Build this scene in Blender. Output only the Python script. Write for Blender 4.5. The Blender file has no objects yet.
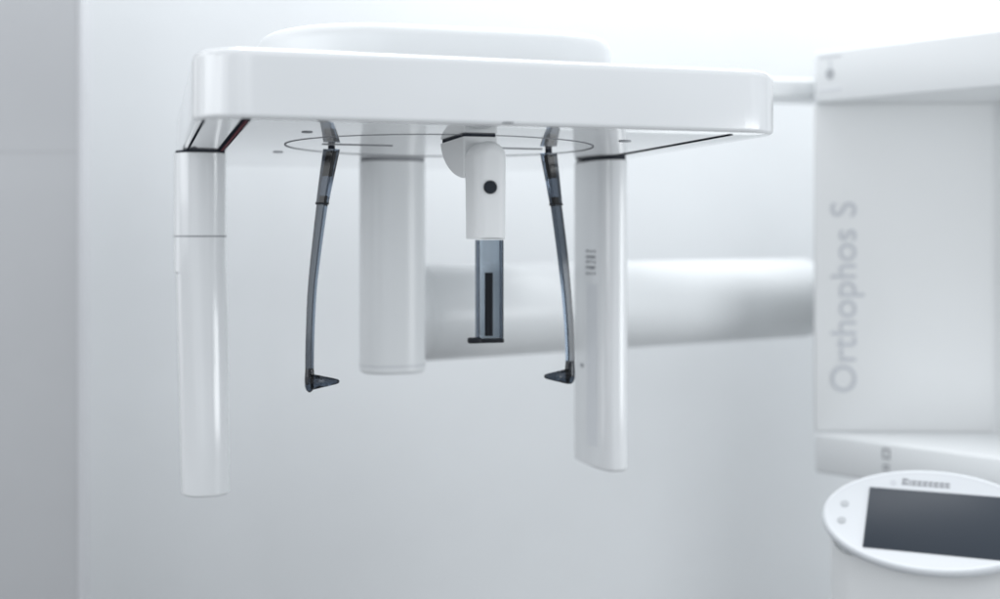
import bpy, bmesh, math, random
from mathutils import Vector
random.seed(4)
sc = bpy.context.scene
COL = sc.collection
PI = math.pi
ZE = 1.5                      # eye height above the floor
F = 1260.0 / 1000.0           # focal length in picture widths

# ------------------------------------------------------------------ materials
def new_mat(name):
    m = bpy.data.materials.new(name); m.use_nodes = True
    return m, m.node_tree.nodes, m.node_tree.links, m.node_tree.nodes['Principled BSDF']

def plastic(name, col, rough=.25, coat=0.0, bump=0.0, scale=300, vary=.02, transmission=0, ior=1.48, spec=.5, coat_rough=.04):
    m, n, l, p = new_mat(name)
    tc = n.new('ShaderNodeTexCoord')
    nz = n.new('ShaderNodeTexNoise'); nz.inputs['Scale'].default_value = 6; nz.inputs['Detail'].default_value = 4
    l.new(tc.outputs['Object'], nz.inputs['Vector'])
    mr = n.new('ShaderNodeMapRange')
    mr.inputs['To Min'].default_value = 1 - vary; mr.inputs['To Max'].default_value = 1 + vary
    l.new(nz.outputs['Fac'], mr.inputs['Value'])
    mx = n.new('ShaderNodeMix'); mx.data_type = 'RGBA'; mx.blend_type = 'MULTIPLY'; mx.inputs['Factor'].default_value = 1
    mx.inputs[6].default_value = (*col, 1); l.new(mr.outputs['Result'], mx.inputs[7])
    l.new(mx.outputs[2], p.inputs['Base Color'])
    rr = n.new('ShaderNodeMapRange'); rr.inputs['To Min'].default_value = rough * .85; rr.inputs['To Max'].default_value = rough * 1.15
    l.new(nz.outputs['Fac'], rr.inputs['Value']); l.new(rr.outputs['Result'], p.inputs['Roughness'])
    p.inputs['IOR'].default_value = ior
    p.inputs['Coat Weight'].default_value = coat; p.inputs['Coat Roughness'].default_value = coat_rough
    p.inputs['Transmission Weight'].default_value = transmission
    p.inputs['Specular IOR Level'].default_value = spec
    if bump:
        n2 = n.new('ShaderNodeTexNoise'); n2.inputs['Scale'].default_value = scale; n2.inputs['Detail'].default_value = 6
        l.new(tc.outputs['Object'], n2.inputs['Vector'])
        b = n.new('ShaderNodeBump'); b.inputs['Strength'].default_value = bump; b.inputs['Distance'].default_value = .002
        l.new(n2.outputs['Fac'], b.inputs['Height']); l.new(b.outputs['Normal'], p.inputs['Normal'])
    return m

M = {}
M['gloss']  = plastic('gloss_white_plastic', (.78, .80, .812), .18, coat=1.0, vary=.012, coat_rough=.13)
M['under']  = plastic('polished_white_underside', (.795, .812, .822), .10, coat=1, vary=.01, coat_rough=.02)
M['satin']  = plastic('satin_white_plastic', (.77, .792, .802), .38, coat=.3, coat_rough=.2, bump=.04, scale=500, vary=.012)
M['matte']  = plastic('matte_white_plastic', (.72, .735, .74), .5, bump=.05, scale=700, vary=.015)
M['smoky']  = plastic('smoky_clear_plastic', (.075, .094, .118), .10, transmission=1, vary=.03, ior=1.46)
M['smoky2'] = plastic('smoky_dark_plastic', (.07, .09, .12), .10, transmission=1, vary=.05, ior=1.46)
M['smoky3'] = plastic('smoky_thin_plastic', (.33, .385, .44), .05, transmission=1, vary=.03, ior=1.46)
M['button_grey'] = plastic('button_grey', (.42, .44, .46), .5, vary=.03)
M['black']  = plastic('black_plastic', (.010, .012, .016), .42, vary=.1, spec=.18)
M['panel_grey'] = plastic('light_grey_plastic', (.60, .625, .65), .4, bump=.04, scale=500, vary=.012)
M['rubber'] = plastic('black_textured_rubber', (.02, .025, .032), .6, bump=.8, scale=420, vary=.2, spec=.2)
M['gap']    = plastic('dark_seam', (.03, .034, .045), .8, vary=.1, spec=0)
M['seam']   = plastic('grey_seam', (.30, .31, .33), .8, vary=.05, spec=.05)
M['red']    = plastic('dark_red_glint', (.13, .012, .025), .6, vary=.1, spec=.05)
M['grey']   = plastic('grey_print', (.49, .51, .54), .5, vary=.03)
M['dgrey']  = plastic('dark_grey_print_and_shade', (.20, .21, .23), .5, vary=.05)
M['pale']   = plastic('pale_grey_window', (.69, .71, .735), .2, coat=.4, vary=.02)
M['screen'] = plastic('dark_slate_screen', (.034, .043, .056), .45, vary=.03, spec=.2)
M['wall']   = plastic('painted_wall', (.80, .825, .84), .6, bump=.08, scale=120, vary=.02)
M['panel']  = plastic('grey_painted_panel', (.50, .51, .525), .5, bump=.06, scale=160, vary=.03)
M['joint']  = plastic('grey_joint', (.475, .485, .50), .6, vary=.04)
M['trim']   = plastic('pale_panel_edge', (.60, .61, .63), .45, vary=.02)
M['floor']  = plastic('grey_floor', (.15, .152, .155), .4, bump=.05, scale=40, vary=.05)

# ------------------------------------------------------------------ coordinates
PO = Vector((-.43, 1.8)); PA = math.radians(15.5)
def P(u, v, z):               # head-plate space: u along its front face, v away from the viewer, z relative to the eye
    return Vector((PO.x + u*math.cos(PA) - v*math.sin(PA), PO.y + u*math.sin(PA) + v*math.cos(PA), ZE + z))
def at(px, py, d):            # a point seen at (px, py) of the 1000 px wide photograph, d metres away
    return Vector(((px-500)/1260*d, d, ZE + (236-py)/1260*d))

# ------------------------------------------------------------------ mesh helpers
def link(name, bm, mat, parent=None, angle=35):
    bmesh.ops.recalc_face_normals(bm, faces=bm.faces)
    if parent is not None:
        off = world_loc(parent)
        for v in bm.verts: v.co -= off
        base = Vector((0, 0, 0))
    me = bpy.data.meshes.new(name); bm.to_mesh(me); bm.free()
    me.materials.append(mat)
    for p in me.polygons: p.use_smooth = True
    me.set_sharp_from_angle(angle=math.radians(angle))
    o = bpy.data.objects.new(name, me); COL.objects.link(o)
    if parent is not None: o.parent = parent
    return o
def world_loc(o):
    l = Vector(o.location)
    while o.parent: o = o.parent; l += Vector(o.location)
    return l
def empty(name, loc, label, cat, group=None):
    o = bpy.data.objects.new(name, None); COL.objects.link(o); o.location = loc; o.empty_display_size = .05
    o['label'] = label; o['category'] = cat
    if group: o['group'] = group
    return o

def loft(bm, rings, cap=True):
    vs = [[bm.verts.new(c) for c in r] for r in rings]
    n = len(vs[0])
    for a, b in zip(vs, vs[1:]):
        for i in range(n):
            bm.faces.new((a[i], a[(i+1) % n], b[(i+1) % n], b[i]))
    if cap:
        bm.faces.new(vs[0]); bm.faces.new(vs[-1])
    return bm

def rrect(u0, u1, v0, v1, r, seg=10):
    """outline of a rounded rectangle; r is one radius or four (u0v0, u1v0, u1v1, u0v1)"""
    if not isinstance(r, (tuple, list)): r = (r,)*4
    pts = []
    for (cx, cy, rr, a0) in ((u0+r[0], v0+r[0], r[0], PI), (u1-r[1], v0+r[1], r[1], 1.5*PI),
                             (u1-r[2], v1-r[2], r[2], 0), (u0+r[3], v1-r[3], r[3], .5*PI)):
        for k in range(seg+1):
            a = a0 + .5*PI*k/seg
            pts.append((cx + rr*math.cos(a), cy + rr*math.sin(a)))
    return pts

def inset_rr(u0, u1, v0, v1, r, d, seg=10):
    if not isinstance(r, (tuple, list)): r = (r,)*4
    return rrect(u0+d, u1-d, v0+d, v1-d, tuple(max(q-d, .0008) for q in r), seg)

def slab(bm, box, r, z0, z1, fb, ft, space=P, seg=10, steps=6, zmod=None):
    """rounded-rectangle slab with a fillet fb at its bottom edge and ft at its top edge"""
    rings = []
    def ring(d, z):
        rings.append([space(u, v, z if not zmod else z + zmod(u, v, z)) for (u, v) in inset_rr(*box, r, d, seg)])
    if fb:
        for k in range(steps+1):
            a = .5*PI*k/steps; ring(fb*(1-math.sin(a)), z0 + fb*(1-math.cos(a)))
    else: ring(0, z0)
    if ft:
        for k in range(steps+1):
            a = .5*PI*k/steps; ring(ft*(1-math.cos(a)), z1 - ft*(1-math.sin(a)))
    else: ring(0, z1)
    return loft(bm, rings)

def frame_box(bm, c, ax, ay, az, hx, hy, hz, bev=.001, seg=2):
    """box centred at c with half sizes along the given unit axes"""
    vs = []
    for sx in (-1, 1):
        for sy in (-1, 1):
            for sz in (-1, 1):
                vs.append(bm.verts.new(c + ax*sx*hx + ay*sy*hy + az*sz*hz))
    fs = []
    for f in ((0,1,3,2), (4,6,7,5), (0,4,5,1), (2,3,7,6), (0,2,6,4), (1,5,7,3)):
        fs.append(bm.faces.new([vs[i] for i in f]))
    if bev:
        es = list({e for f in fs for e in f.edges})
        bmesh.ops.bevel(bm, geom=es, offset=bev, segments=seg, affect='EDGES', profile=.5)
    return bm

def disc(bm, c, ax, ay, az, r, h, bev=.0, n=32, ry=None):
    """short cylinder from c along az, height h"""
    ry = r if ry is None else ry
    rings = []
    def ring(k, z): rings.append([c + ax*math.cos(2*PI*i/n)*(r-k) + ay*math.sin(2*PI*i/n)*(ry-k) + az*z for i in range(n)])
    ring(0, 0)
    if bev:
        for k in range(5):
            a = .5*PI*k/4; ring(bev*(1-math.cos(a)), h - bev*(1-math.sin(a)))
    else: ring(0, h)
    return loft(bm, rings)

def annulus(bm, fn, r0, r1, h, n=128):
    rings = []
    for (r, z) in ((r0, 0), (r1, 0), (r1, -h), (r0, -h), (r0, 0)):
        rings.append([fn(r*math.cos(2*PI*i/n), r*math.sin(2*PI*i/n), z) for i in range(n)])
    return loft(bm, rings, cap=False)

def sweep(bm, pts, e1s, e2s, hw, ht, bev):
    """rectangular bar with chamfered edges swept along pts"""
    rings = []
    for p, a, b, w, t in zip(pts, e1s, e2s, hw, ht):
        q = [(-w+bev, -t), (w-bev, -t), (w, -t+bev), (w, t-bev), (w-bev, t), (-w+bev, t), (-w, t-bev), (-w, -t+bev)]
        rings.append([p + a*x + b*y for x, y in q])
    return loft(bm, rings)

def spline(pts, n):
    out = []
    P_ = [2*pts[0]-pts[1]] + list(pts) + [2*pts[-1]-pts[-2]]
    for i in range(1, len(P_)-2):
        for k in range(n):
            t = k/n; a, b, c, d = P_[i-1], P_[i], P_[i+1], P_[i+2]
            out.append(.5*((2*b) + (c-a)*t + (2*a-5*b+4*c-d)*t*t + (3*b-3*c+d-a)*t**3))
    out.append(pts[-1]); return out

def lettering(name, text, size, origin, right, up, mat, parent, ext=.0006, spacing=1.0, align='CENTER'):
    cu = bpy.data.curves.new('lettering_curve', 'FONT'); cu.body = text; cu.size = size; cu.extrude = ext
    cu.align_x = align; cu.align_y = 'CENTER'; cu.space_character = spacing
    tmp = bpy.data.objects.new('lettering_tmp', cu); COL.objects.link(tmp)
    dg = bpy.context.evaluated_depsgraph_get()
    me = bpy.data.meshes.new_from_object(tmp.evaluated_get(dg))
    bpy.data.objects.remove(tmp); bpy.data.curves.remove(cu)
    nrm = right.cross(up)
    bm = bmesh.new(); bm.from_mesh(me); bpy.data.meshes.remove(me)
    for v in bm.verts:
        c = v.co.copy(); v.co = origin + right*c.x + up*c.y + nrm*c.z
    return link(name, bm, mat, parent)

UW = Vector((math.cos(PA), math.sin(PA), 0)); UD = Vector((-math.sin(PA), math.cos(PA), 0)); UZ = Vector((0, 0, 1))
X = Vector((1, 0, 0)); Y = Vector((0, 1, 0))

# ------------------------------------------------------------------ setting
bm = bmesh.new(); frame_box(bm, Vector((0, 4.36, 1.55)), X, Y, UZ, 3.2, .06, 1.55, 0)
o = link('wall', bm, M['wall']); o['kind'] = 'structure'
bm = bmesh.new(); frame_box(bm, Vector((0, 2.0, -.05)), X, Y, UZ, 4.0, 3.0, .05, 0)
o = link('floor', bm, M['floor']); o['kind'] = 'structure'

# grey panel at the left of the wall, a little proud of it, pale edge strip
xe = (80-500)/1260*3.36
pn = empty('wall_panel', (xe-.5, 3.37, 0), 'tall flat grey panel with a pale edge strip and one faint joint, standing before the wall', 'wall panel')
zj = ZE + (236-152)/1260*3.36
bm = bmesh.new(); frame_box(bm, Vector((xe-.5, 3.37, 1.5)), X, Y, UZ, .5, .029, 1.5, .002)
link('board', bm, M['panel'], pn)
bm = bmesh.new(); frame_box(bm, Vector((xe-.5, 3.3408, zj)), X, Y, UZ, .5, .0004, .004, 0)
link('joint_line', bm, M['joint'], pn)
bm = bmesh.new(); frame_box(bm, Vector((xe+.0065, 3.368, 1.5)), X, Y, UZ, .006, .031, 1.5, .003)
link('edge_strip', bm, M['trim'], pn)

# ------------------------------------------------------------------ the machine
SX, SY = 1.2, 3.5
mc = empty('dental_xray_machine', (SX, SY, 0),
           'white dental X-ray machine with hanging columns, smoky plastic head supports and control screen', 'x-ray machine')

ZB, ZT = .1660, .2715
# --- head plate
tilt = lambda u, v, z: (-.004*max(0, u)/.9 if z > .22 else .003*(1-u/.9))
BOX = (-.008, .929, -.02, 1.24); RAD = (.085, .085, .14, .14)
bm = bmesh.new(); slab(bm, BOX, RAD, ZB, ZT, .008, .014, seg=14, zmod=tilt)
head = link('head_housing', bm, M['gloss'], mc)
head.data.materials.append(M['under'])            # the flat underside is polished
for p_ in head.data.polygons:
    if p_.normal.z < -.95: p_.material_index = 1
def ZU(u): return ZB + .003*(1-u/.9)       # underside height at u
def under_strip(bm, u0, v0, u1, v1, w, t=.0012, off=.0004):
    a = P(u0, v0, ZU(u0)-off-t/2); b = P(u1, v1, ZU(u1)-off-t/2); d = (b-a); L = d.length; d.normalize()
    s = d.cross(UZ).normalized(); frame_box(bm, (a+b)/2, d, s, s.cross(d), L/2, w/2, t/2, 0)
    return bm
# seams and the dark slot along the ends of the underside
bm = bmesh.new(); under_strip(bm, .008, .03, .003, .69, .0035)
link('seam', bm, M['gap'], head)
bm = bmesh.new(); under_strip(bm, .066, -.008, .066, .70, .013, .0014)
slot = link('dark_slot', bm, M['gap'], head)
bm = bmesh.new(); under_strip(bm, .067, .0, .067, .66, .0045, .0010, .0018)
link('red_glint_strip', bm, M['red'], slot)  # red glint of the laser lens, painted as a strip along the slot
bm = bmesh.new()
for (a, b) in zip([(.846, .03), (.852, .30), (.858, .60)], [(.852, .30), (.858, .60), (.846, .63)]):
    under_strip(bm, *a, *b, .006)
link('seam', bm, M['gap'], head)
# circular seam of the turning disc
CU, CV, CR = .455, .452, .286
bm = bmesh.new(); annulus(bm, lambda x, y, z: P(CU+x, CV+y, ZU(CU+x)-.0003+z), CR-.0015, CR+.0015, .0008)
link('circular_seam', bm, M['seam'], head)
# straight slider slots, running inward from each temple support
for (ua, ub) in ((.235, .365), (.527, .655)):
    bm = bmesh.new(); under_strip(bm, ua, CV, ub, CV, .0065)
    link('slider_slot', bm, M['seam'], head)
# little screw caps on the underside
for (px, py, r, m) in ((307, 133, .009, 'dgrey'), (278, 153, .010, 'grey'), (508, 123, .009, 'dgrey'), (625, 141, .011, 'grey')):
    d = ZB*1260/(236-py); c = at(px, py, d); c.z = ZE + ZU((c.x-PO.x)*math.cos(PA)+(c.y-PO.y)*math.sin(PA)) - .0003
    bm = bmesh.new(); disc(bm, c, UW, UD, -UZ, r, .0015, .0004, 24)
    link('screw_cap', bm, M[m], head)

# --- cover on top of the head
bm = bmesh.new(); slab(bm, (.122, .775, .27, 1.05), (.22, .15, .2, .2), .262, .368, 0, .028, seg=16, steps=8)
link('motor_cover', bm, M['satin'], mc)

# --- arm from the head to the stand
bm = bmesh.new()
a = Vector((-.02, 3.24, ZE+.396)); b = Vector((1.0, 3.50, ZE+.396)); d = (b-a).normalized(); s = UZ.cross(d)
frame_box(bm, (a+b)/2, d, s, UZ, (b-a).length/2, .08, .026, .010, 3)
arm = link('carrying_arm', bm, M['satin'], mc)
bm = bmesh.new(); frame_box(bm, Vector((-.02, 3.17, ZE+.320)), d, s, UZ, .09, .09, .052, .008, 3)
link('arm_base', bm, M['satin'], arm)

# --- hanging columns
def column(name, box, r, ztop, zbot, mat, fil=.010, taper=0.0, seg=10, zstep=None):
    u0, u1, v0, v1 = box
    bm = bmesh.new(); rings = []
    def ring(dl, z, t):
        rings.append([P(u, v, z) for u, v in inset_rr(u0+t, u1+t*.55, v0, v1, r, dl, seg)])
    n = 6
    for k in range(n+1):
        a = .5*PI*k/n; ring(fil*(1-math.sin(a))*.8, zbot + fil*(1-math.cos(a))*.6, taper)
    if zstep is not None:
        ring(0, zstep-.004, .0035); ring(0, zstep, .0)
    ring(0, ztop, 0)
    loft(bm, rings)
    return link(name, bm, mat, mc)
def collar(parent, box, r, z, h, grow, mat, name='seam'):
    u0, u1, v0, v1 = box
    bm = bmesh.new(); slab(bm, (u0-grow, u1+grow, v0-grow, v1+grow), tuple(q+grow for q in ((r,)*4 if not isinstance(r, tuple) else r)), z-h/2, z+h/2, 0, 0)
    return link(name, bm, mat, parent)

LB = (-.022, .080, .69, .82); LR = (.045, .042, .035, .035)
c1 = column('sensor_column', LB, LR, ZU(0)-.0045, -.514, M['gloss'], taper=.0135, zstep=-.07)
collar(c1, LB, LR, 0.0, .0024, .0006, M['dgrey'])
collar(c1, (LB[0]+.003, LB[1]-.003, LB[2]+.003, LB[3]-.003), .034, ZU(0)-.002, .0042, 0, M['gap'], 'top_gap')

RB = (.843, .912, .645, .81); RR = (.034, .026, .022, .022)
PE = 3.0
def uin(v, d=0.0):            # convex inner face: u of the surface at depth v
    uc = RB[0]+.044; a_, b_ = .044-d, RB[3]-RB[2]-d
    y = min(max((RB[3]-v)/b_, 0), 1)
    return uc - a_*(1-y**PE)**(1/PE)
def tube_outline(d):
    pts = []
    uc = RB[0]+.044; a_, b_ = .044-d, RB[3]-RB[2]-d
    for k in range(41):       # from the back of the inner face round to the front
        t = .5*PI*k/40; pts.append((uc - a_*math.cos(t)**(2/PE), RB[3] - b_*math.sin(t)**(2/PE)))
    r_ = .024-min(d, .02)
    for k in range(11):
        t = -.5*PI + .5*PI*k/10; pts.append((RB[1]-.024 + r_*math.cos(t), RB[2]+.024 + r_*math.sin(t)))
    for k in range(9):
        t = .5*PI*k/8; pts.append((RB[1]-.022 + (.022-d)*math.cos(t), RB[3]-.022 + .022*math.sin(t)))
    return pts
bm = bmesh.new(); rings = []; zb_c, fl = -.498, .012
for k in range(7):
    a = .5*PI*k/6; rings.append([P(u, v, zb_c + fl*(1-math.cos(a))*.7) for u, v in tube_outline(fl*(1-math.sin(a))*.8)])
rings.append([P(u, v, ZU(.87)-.0045) for u, v in tube_outline(0)])
loft(bm, rings); c2 = link('tube_column', bm, M['gloss'], mc)
bm = bmesh.new(); loft(bm, [[P(u, v, z_) for u, v in tube_outline(.003)] for z_ in (ZU(.87)-.0043, ZU(.87)-.0003)])
link('top_gap', bm, M['gap'], c2)
# features on its inner (left) face: small print, a long pale window, a dark sensor dot
def inner(v, z, off=.0006): return P(RB[0]-off, v, z)
def zrow(py, v):
    return (236-py)/1260*P(uin(v), v, 0).y
def vcol(px):                 # the v on the inner face seen at column px
    lo, hi = 0.60, .85
    for _ in range(40):
        m_ = (lo+hi)/2; q = P(uin(m_), m_, 0)
        if q.x/q.y*1260+500 > px: lo = m_
        else: hi = m_
    return lo
def face_axes(v0, v1):
    t = (P(uin(max(v0, v1)), max(v0, v1), 0) - P(uin(min(v0, v1)), min(v0, v1), 0)).normalized()
    return t.cross(UZ), t
va, vb = vcol(597), vcol(587)
bm = bmesh.new()
zt, zb_ = zrow(284, va), zrow(447, va)
frame_box(bm, P((uin(va)+uin(vb))/2-.0003, (va+vb)/2, (zt+zb_)/2), *face_axes(va, vb), UZ, .0006, abs(va-vb)/2, (zt-zb_)/2, 0)
link('sensor_window', bm, M['pale'], c2)
bm = bmesh.new()
va2, vb2 = vcol(595.5), vcol(586.5); v0_, v1_ = min(va2, vb2), max(va2, vb2)
z0_ = zrow(276, v0_); z1_ = zrow(248, v0_); rows = 5
for k in range(rows):          # unreadable upright print: one small figure per row
    zz = z1_ + (z0_-z1_)*(k+.5)/rows; hz = (z1_-z0_)/rows*.36
    sh = [(0,.15),(.35,.5),(.7,1.0)] if k % 2 == 0 else [(0,1.0),(.2,.45)]
    for (a_, b_) in sh:
        frame_box(bm, P(uin(v0_+(v1_-v0_)*(a_+b_)/2)-.0006, v0_+(v1_-v0_)*(a_+b_)/2, zz+random.uniform(-.3, .3)*hz), *face_axes(v0_, v1_), UZ, .0004, (v1_-v0_)*(b_-a_)/2, hz*.6, 0)
link('small_print', bm, M['dgrey'], c2)
bm = bmesh.new(); vd = vcol(582); disc(bm, P(uin(vd)+.0003, vd, zrow(365, vd)), UD, UZ, -UW, .009, .0012, .0003, 24, .0042)
link('sensor_dot', bm, M['dgrey'], c2)

QB = (.379, .524, .855, .975)
c3 = column('rear_column', QB, .056, ZU(.45)-.003, -.302, M['satin'], fil=.014, seg=14)
collar(c3, (QB[0]+.002, QB[1]-.002, QB[2]+.002, QB[3]-.002), .054, ZU(.45)-.0015, .003, 0, M['seam'], 'top_gap')
collar(c3, QB, .056, -.284, .002, .0005, M['grey'])

# --- temple supports
def temple(px_path, widths, tip_from, tip_to, depth, b, side):
    e1 = Vector((math.cos(b), math.sin(b), 0)); e2 = Vector((-math.sin(b), math.cos(b), 0))
    pts = [at(x, y, depth) for x, y in px_path]
    s = depth/1260
    n = len(pts)
    # hinge block under the plate
    top = pts[0].copy(); top.z = ZE + ZU(.2) - .0005
    root = None
    # holder (sleeve) and the smoky bar
    bm = bmesh.new()
    sl = spline(pts[:3], 5); ws = [widths[0] + (widths[2]-widths[0])*i/(len(sl)-1) for i in range(len(sl))]
    k = 1/(math.cos(b)*.62 + abs(math.sin(b))*.62)
    sweep(bm, sl, [e1]*len(sl), [e2]*len(sl), [w*s*.5*.80 for w in ws], [w*s*.5*.72 for w in ws], .0012)
    holder = link('temple_support', bm, M['smoky2'], mc)
    bm = bmesh.new()
    core = spline([pts[0]*.93+pts[1]*.07, pts[0]*.55+pts[1]*.45, pts[1]*1.0], 4)
    sweep(bm, core, [e1]*len(core), [e2]*len(core), [.0066]*len(core), [.0044]*len(core), .0008)
    link('inner_clip', bm, M['black'], holder)
    bm = bmesh.new(); frame_box(bm, pts[2] + (pts[2]-pts[1]).normalized()*.0005, e1, e2, UZ, widths[2]*s*.41, widths[2]*s*.38, .0020, .0005)
    link('clip_band', bm, M['black'], holder)
    bm = bmesh.new(); lo = spline([pts[1]*.28+pts[2]*.72, pts[1]*.15+pts[2]*.85, pts[1]*.03+pts[2]*.97], 3)
    sweep(bm, lo, [e1]*len(lo), [e2]*len(lo), [.0050]*len(lo), [.0036]*len(lo), .0006)
    link('inner_clip', bm, M['black'], holder)
    bm = bmesh.new(); frame_box(bm, (top+pts[0])/2, e1, e2, UZ, .0048, .0048, max((top-pts[0]).z/2, .002), .0006)
    link('pivot', bm, M['gap'], holder)
    bm = bmesh.new()
    path = spline(pts[2:], 8); m = len(path)
    wl = widths[2:]
    ww = []
    for i in range(m):
        t = i/(m-1)*(len(wl)-1); j = min(int(t), len(wl)-2); ww.append(wl[j] + (wl[j+1]-wl[j])*(t-j))
    path[0] = path[0] + Vector((0, 0, -.0022))
    sweep(bm, path, [e1]*m, [e2]*m, [w*s*.5*.74 for w in ww], [w*s*.5*.62 for w in ww], .0010)
    bar = link('arm', bm, M['smoky'], holder)
    # dark rounded foot and the pointed ear tip
    bm = bmesh.new()
    foot = pts[-1]; wf = widths[-1]*s*.5
    rings = []
    for (f_, dz) in ((.98, .030), (1.12, .022), (1.22, .008), (1.15, -.004), (.8, -.011), (.25, -.0145)):
        rings.append([foot + e1*math.cos(2*PI*i/20)*wf*f_*.88 + e2*math.sin(2*PI*i/20)*wf*f_*.8 + UZ*dz for i in range(20)])
    loft(bm, rings); ft = link('foot', bm, M['smoky2'], holder)
    bm = bmesh.new()
    a, b2 = at(*tip_from, depth-.004), at(*tip_to, depth-.02); dr = (b2-a); L = dr.length; dr.normalize(); sd = dr.cross(UZ).normalized(); up = sd.cross(dr)
    rings = []
    for t in [0, .02, .1, .3, .34, .36, .6, .8, .92, .97, .995, 1.0]:
        r = .0165*(1-t)**.85 + .0042*(1 if t < .93 else math.sqrt(max(0, 1-((t-.93)/.07)**2)))
        if t in (.34,): r *= .94
        rings.append([a + dr*L*t + (sd*math.cos(2*PI*i/24)*.8 + up*math.sin(2*PI*i/24))*max(r, .0003)*(.72 if True else 1) for i in range(24)])
    loft(bm, rings); link('ear_tip', bm, M['smoky2'], ft)
    return holder
temple([(331.5, 149), (326.8, 176), (322.3, 203), (317, 245), (312.6, 285), (310.6, 320), (309.6, 355), (309.6, 384)],
       [16.5, 14.5, 12.5, 11.2, 10.2, 9.8, 9.6, 9.6], (312, 381.5), (339.5, 381), 2.33, math.radians(-24), 1)
temple([(548.5, 153), (552.3, 178), (556, 204), (562, 250), (566, 288), (568.6, 320), (570, 350), (570, 376)],
       [16.5, 14.5, 12.5, 12.0, 11.2, 10.6, 10.0, 10.0], (568, 376), (544, 376), 2.42, math.radians(34), -1)

# --- forehead support in the middle
bm = bmesh.new()       # rounded hinge housing: flat front, round back
hu, ht, hv0, hv1, hd, hz = .4545, .0285, .1485, .321, .068, ZB-.0030
rings = []
N_ARC = 36
prof = [(hv0 + (hv1-hv0)*abs(math.cos(.5*PI*k/N_ARC))**1.2, hz - hd*abs(math.sin(.5*PI*k/N_ARC))**1.2) for k in range(N_ARC+1)] + [(hv0, hz)]
hcv, hcz = .22, hz-.02
for (du, sc_) in ((-ht, .97), (-ht+.0025, 1.0), (ht-.0025, 1.0), (ht, .97)):
    rings.append([P(hu+du, hcv + (v-hcv)*sc_, hcz + (z-hcz)*sc_ if z < hz else z) for v, z in prof])
loft(bm, rings)
mount = link('forehead_support', bm, M['matte'], mc)
bm = bmesh.new(); slab(bm, (hu-ht+.002, hu+ht-.002, hv0+.003, hv1-.006), .002, hz-.0004, ZU(.45)-.0002, 0, 0)
link('top_gap', bm, M['gap'], mount)
# body: flat stadium with rounded top
bm = bmesh.new(); bu = .4545; bw = .0268; v0, v1 = .074, .1478
zt_, zb2 = .152, -.0045
def stad(d):
    pts = []
    w = bw-d
    for k in range(25):
        a = PI*k/24; pts.append((bu + w*math.cos(a), zt_-bw + w*math.sin(a)))
    pts.append((bu-w*.96, zb2+d*.12)); pts.append((bu+w*.96, zb2+d*.12))
    return pts
rings = []
for k in range(7):
    a = .5*PI*k/6; rings.append([P(u, v0 + .008*(1-math.sin(a)), z) for u, z in stad(.008*(1-math.cos(a)))][:])
rings = [[P(u, v0 + .022*(1-math.sin(.5*PI*k/6)), z) for u, z in stad(.017*(1-math.cos(.5*PI*k/6)))] for k in range(6, -1, -1)]
rings += [[P(u, v1 - .004*(1-math.sin(.5*PI*k/6)), z) for u, z in stad(.004*(1-math.cos(.5*PI*k/6)))] for k in range(0, 7)]
loft(bm, rings); body = link('slide_body', bm, M['matte'], mount)
# knob
kd = P(bu, v0, 0).y; kc = at(490, 187, kd); kv = ((kc.x-PO.x)*math.cos(PA)+(kc.y-PO.y)*math.sin(PA))
bm = bmesh.new(); disc(bm, P(kv, v0+.0015, kc.z-ZE), UW, UZ, -UD, .0108, .0065, .0025, 32)
link('knob', bm, M['rubber'], body)
# smoky channel: back plate + two rails, black scale bar, foot
sv = .100; sz0 = -.163; sz1 = -.006; sw = .0215
bm = bmesh.new(); slab(bm, (bu-sw, bu+sw, sv, sv+.003), .0008, sz0, sz1, 0, 0, seg=2)
ch = link('clear_channel', bm, M['smoky3'], mount)
for s_ in (-1, 1):
    uc = bu + s_*(sw-.0018)
    bm = bmesh.new(); slab(bm, (uc-.0021, uc+.0021, sv-.014, sv-.0004), .0007, sz0, sz1, 0, 0, seg=2)
    link('rail', bm, M['smoky2'], ch)
bm = bmesh.new(); slab(bm, (bu-.0064, bu+.0054, sv-.010, sv-.0008), .0015, sz0+.004, -.058, 0, .001, seg=3)
bar = link('sliding_bar', bm, M['black'], ch)
for u_ in (-.0042, .0012):
    bm = bmesh.new(); slab(bm, (bu+u_, bu+u_+.0016, sv-.0110, sv-.0102), .0003, sz0+.006, -.060, 0, 0, seg=2)
    link('groove', bm, M['rubber'], bar)
bm = bmesh.new(); slab(bm, (bu-sw-.004, bu+sw+.0004, sv-.018, sv+.004), .003, sz0-.0065, sz0-.0003, .0012, .0012, seg=4)
link('foot', bm, M['black'], ch)
bm = bmesh.new(); slab(bm, (bu-sw-.019, bu-sw+.003, sv-.034, sv-.0185), .006, sz0-.0055, sz0+.0035, .003, .003, seg=5)
link('bite_hook', bm, M['black'], ch)


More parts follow.
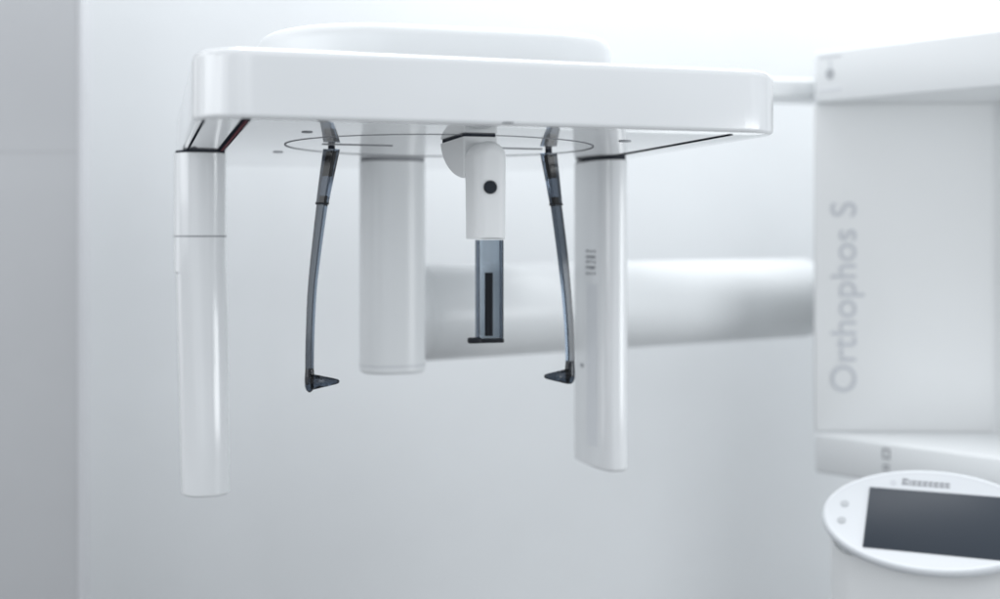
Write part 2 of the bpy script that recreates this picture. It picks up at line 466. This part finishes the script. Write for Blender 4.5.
# --- stand: C-shaped carriage on a column, blurred behind on the right
def foot_print(bm, pts, z0, z1, bev):
    vs0 = [bm.verts.new(Vector((x, y, ZE+z0))) for x, y in pts]; vs1 = [bm.verts.new(Vector((x, y, ZE+z1))) for x, y in pts]
    n = len(pts); fs = [bm.faces.new(vs0), bm.faces.new(vs1)]
    for i in range(n): fs.append(bm.faces.new((vs0[i], vs0[(i+1) % n], vs1[(i+1) % n], vs1[i])))
    if bev: bmesh.ops.bevel(bm, geom=list({e for f in fs for e in f.edges}), offset=bev, segments=3, affect='EDGES', profile=.5)
S0 = Vector((.825, 3.30)); SD = Vector((.687, -.727)); SN = Vector((.727, .687))
def S(s): q = S0 + SD*s; return (q.x, q.y)
wedge = [S(0), S(.72), (1.62, 2.95), (1.62, 3.72), (.96, 3.72)]
bm = bmesh.new(); foot_print(bm, [(.826, 3.318), (1.30, 3.318), (1.50, 3.10), (1.60, 3.0), (1.60, 3.70), (.95, 3.70)], -.5155, .3495, .008)
stand = link('stand_panel', bm, M['matte'], mc)
bm = bmesh.new(); foot_print(bm, wedge, .350, .482, .005); top_b = link('stand_top', bm, M['satin'], mc)
bm = bmesh.new(); foot_print(bm, wedge, -.618, -.516, .008); led = link('stand_ledge', bm, M['satin'], mc)
bm = bmesh.new(); foot_print(bm, [(1.12, 3.45), (1.58, 3.30), (1.58, 3.69), (1.12, 3.69)], -ZE, -.618, .01)
link('stand_post', bm, M['satin'], mc)
lettering('lettering', 'Orthophos S', .096, at(845, 297, 3.317), UZ, -X, M['grey'], stand, .0012, 1.0)
# emblem on the top block
sd3 = Vector((SD.x, SD.y, 0)); sn3 = Vector((-SN.x, -SN.y, 0))
ec = Vector((*S(.045), ZE + (236-74)/1260*3.27)) + sn3*.0003
bm = bmesh.new(); disc(bm, ec, sd3, UZ, sn3, .012, .0012, 0, 20, .014)
emb = link('emblem', bm, M['button_grey'], top_b)
for dz in (.046, -.040):
    bm = bmesh.new(); frame_box(bm, ec + UZ*dz, sd3, UZ, sn3, .032, .0035, .0008, 0); link('emblem_bar', bm, M['pale'], top_b)
bm = bmesh.new(); frame_box(bm, ec + UZ*.026, sd3, UZ, sn3, .0035, .010, .0008, 0); link('emblem_stem', bm, M['pale'], top_b)
# small upright mark on the ledge
mcn = Vector((*S(.205), ZE + (236-459)/1260*3.15)) + sn3*.0004
bm = bmesh.new()
for (dx, dz, hx, hz) in ((-.008, .014, .002, .012), (.008, .014, .002, .012), (0, .025, .009, .002), (0, .003, .009, .002), (0, -.016, .009, .0025), (0, -.026, .009, .002)):
    frame_box(bm, mcn + sd3*dx + UZ*dz, sd3, UZ, sn3, hx, hz, .0007, 0)
link('printed_mark', bm, M['seam'], led)

# --- control panel
ya = math.radians(24); ti = math.radians(44)
R_ = Vector((math.cos(ya), -math.sin(ya), 0)); B_ = Vector((math.sin(ya), math.cos(ya), 0))
U_ = B_*math.cos(ti) + UZ*math.sin(ti); N_ = R_.cross(U_)
CC = at(931, 519, 2.60)
bm = bmesh.new(); rings = []
ra, rb, th = .222, .127, .020
def oval(k, z): rings.append([CC + R_*math.cos(2*PI*i/96)*(ra-k) + U_*math.sin(2*PI*i/96)*(rb-k) + N_*z for i in range(96)])
oval(.009, -th)
for k in range(9):
    a = PI*k/8 - PI/2; oval(.009*(1-math.cos(a)), -th/2 + (th/2)*math.sin(a))
oval(.012, -.0006); oval(.016, -.0014)
loft(bm, rings)
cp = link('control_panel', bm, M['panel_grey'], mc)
def on_panel(x, y, off=0): return CC + R_*x + U_*y + N_*(off-.0014)
bm = bmesh.new(); frame_box(bm, on_panel(.008, -.006, .0008), R_, U_, N_, .137, .0745, .0012, .0006)
link('screen', bm, M['screen'], cp)
for (x, y) in ((-.176, .022), (-.178, -.020)):
    bm = bmesh.new(); disc(bm, on_panel(x, y), R_, U_, N_, .009, .0007, .0003, 24); link('button', bm, M['button_grey'], cp)
bm = bmesh.new(); xx = -.064
for k in range(9):             # unreadable wordmark: letter-like strokes leaning to the right
    w_ = (.012, .004, .009, .009, .009, .008, .010, .009, .008)[k]
    h_ = .0085 if k in (0,) else .0065
    c_ = on_panel(xx + w_/2, .090 - (0.0085-h_), .0004)
    frame_box(bm, c_ - U_*h_*.6, R_, U_, N_, w_*.5, h_*.30, .0004, 0)
    frame_box(bm, c_ + U_*h_*.6 + R_*.001, R_, U_, N_, w_*.42, h_*.30, .0004, 0)
    frame_box(bm, c_ - R_*w_*.32, (R_+U_*0), U_, N_, w_*.14, h_, .0005, 0)
    xx += w_ + .0022
link('wordmark', bm, M['dgrey'], cp)
bm = bmesh.new(); disc(bm, on_panel(-.082, .086), R_, U_, N_, .0065, .0008, 0, 20); link('status_mark', bm, M['grey'], cp)
# body below the control panel
bm = bmesh.new()
def PB(u, v, z): return Vector((CC.x, CC.y, ZE)) + R_*u + B_*v + UZ*z
slab(bm, (-.205, .205, -.03, .34), (.05, .05, .05, .05), -ZE, -.690, 0, 0, space=PB)
for v in bm.verts:            # its top follows the tilt of the panel
    if v.co.z > ZE-.7:
        q = v.co - CC; dpt = q.dot(B_)
        v.co.z = CC.z + min(dpt, .03)*math.tan(ti) - .055
con = link('console_body', bm, M['matte'], mc)

# ------------------------------------------------------------------ thick white tube behind
ta, tb = at(404, 312.5, 3.07), at(804, 297.2, 3.86)
ta.z = tb.z = ZE - .1872
td = (tb-ta); TL = td.length; td.normalize(); tsd = td.cross(UZ).normalized(); TR = .119
tube = empty('horizontal_tube', (ta+tb)/2 - UZ*TR, 'thick smooth white horizontal tube running behind the hanging columns to the stand', 'tube')
bm = bmesh.new(); rings = []
prof = []
for k in range(9):
    a = .5*PI*k/8; prof.append((.05*(1-math.sin(a)) , TR-.05*(1-math.sin(PI/2-a)) if False else TR - .05*(1-math.cos(.5*PI-a)) ))
prof = [(.05*(1-math.sin(.5*PI*k/8)) if False else .05*(1-math.cos(.5*PI*k/8)), TR-.05+.05*math.sin(.5*PI*k/8)) for k in range(9)]
prof += [(TL-.014, TR), (TL-.006, TR-.002), (TL-.001, TR-.008)]
for (x, r) in prof:
    rings.append([ta + td*x + (tsd*math.cos(2*PI*i/96) + UZ*math.sin(2*PI*i/96))*r for i in range(96)])
loft(bm, rings); link('tube_shell', bm, M['satin'], tube)
bm = bmesh.new(); disc(bm, tb + td*.000, tsd, UZ, td, TR-.010, .035, 0, 64); link('end_shade_ring', bm, M['dgrey'], tube)  # dark ring paints in the shade along the tube's end rim

# ------------------------------------------------------------------ light
w = bpy.data.worlds.new('World'); sc.world = w; w.use_nodes = True
wn, wl = w.node_tree.nodes, w.node_tree.links
bg = wn['Background']; bg.inputs['Strength'].default_value = .80
tcw = wn.new('ShaderNodeTexCoord'); dp = wn.new('ShaderNodeVectorMath'); dp.operation = 'DOT_PRODUCT'
dp.inputs[1].default_value = Vector((-.62, .0, .78)); wl.new(tcw.outputs['Generated'], dp.inputs[0])
rp = wn.new('ShaderNodeValToRGB'); mrw = wn.new('ShaderNodeMapRange')
mrw.inputs['From Min'].default_value = -1; wl.new(dp.outputs['Value'], mrw.inputs['Value']); wl.new(mrw.outputs['Result'], rp.inputs['Fac'])
rp.color_ramp.elements[0].position = .2; rp.color_ramp.elements[0].color = (.62, .655, .70, 1)
rp.color_ramp.elements[1].position = .85; rp.color_ramp.elements[1].color = (1.0, 1.03, 1.07, 1)
nw = wn.new('ShaderNodeTexNoise'); nw.inputs['Scale'].default_value = 2.6; nw.inputs['Detail'].default_value = 1.5
mpw = wn.new('ShaderNodeMapping'); mpw.inputs['Scale'].default_value = (1.6, 1.6, .35)      # the room behind the viewer: broad upright lighter and darker zones
wl.new(tcw.outputs['Generated'], mpw.inputs['Vector']); wl.new(mpw.outputs['Vector'], nw.inputs['Vector'])
m2 = wn.new('ShaderNodeMapRange'); m2.inputs['From Min'].default_value = .36; m2.inputs['From Max'].default_value = .64
m2.inputs['To Min'].default_value = .35; m2.inputs['To Max'].default_value = 1.65; wl.new(nw.outputs['Fac'], m2.inputs['Value'])
mxw = wn.new('ShaderNodeMix'); mxw.data_type = 'RGBA'; mxw.blend_type = 'MULTIPLY'; mxw.inputs['Factor'].default_value = 1
wl.new(rp.outputs['Color'], mxw.inputs[6]); wl.new(m2.outputs['Result'], mxw.inputs[7])
wl.new(mxw.outputs[2], bg.inputs['Color'])

def area(name, loc, target, sx, sy, power, col=(1, 1, 1)):
    l = bpy.data.lights.new(name, 'AREA'); l.shape = 'RECTANGLE'; l.size = sx; l.size_y = sy; l.energy = power; l.color = col
    o = bpy.data.objects.new(name, l); COL.objects.link(o); o.location = loc
    o.rotation_euler = (Vector(target)-Vector(loc)).to_track_quat('-Z', 'Y').to_euler()
    return o
area('ceiling_lamp', (.35, 3.45, 4.6), (.4, 3.9, 1.5), 3.2, .8, 96, (.97, .985, 1))
area('side_fill_light', (3.3, .75, .95), (-.1, 3.6, 1.25), 2.3, 1.5, 40, (.95, .98, 1))  # unseen fill light, added on the right for the tube and rear column
area('window_light', (-3.0, .8, 2.1), (0, 2.6, 1.5), 2.4, 2.0, 20, (.93, .97, 1))

# ------------------------------------------------------------------ camera
cam = bpy.data.cameras.new('Camera'); co = bpy.data.objects.new('Camera', cam); COL.objects.link(co)
co.location = (0, 0, ZE); co.rotation_euler = (PI/2, 0, 0)
cam.sensor_width = 36; cam.lens = 36*F; cam.shift_y = -.0632; cam.clip_end = 100; cam.clip_start = .05
cam.dof.use_dof = True; cam.dof.focus_distance = 2.18; cam.dof.aperture_fstop = (cam.lens/1000)/.034
sc.camera = co
sc.view_settings.view_transform = 'Standard'; sc.view_settings.look = 'None'
sc.view_settings.exposure = .20; sc.view_settings.gamma = 1
sc.cycles.max_bounces = 14; sc.cycles.transmission_bounces = 12; sc.cycles.glossy_bounces = 6
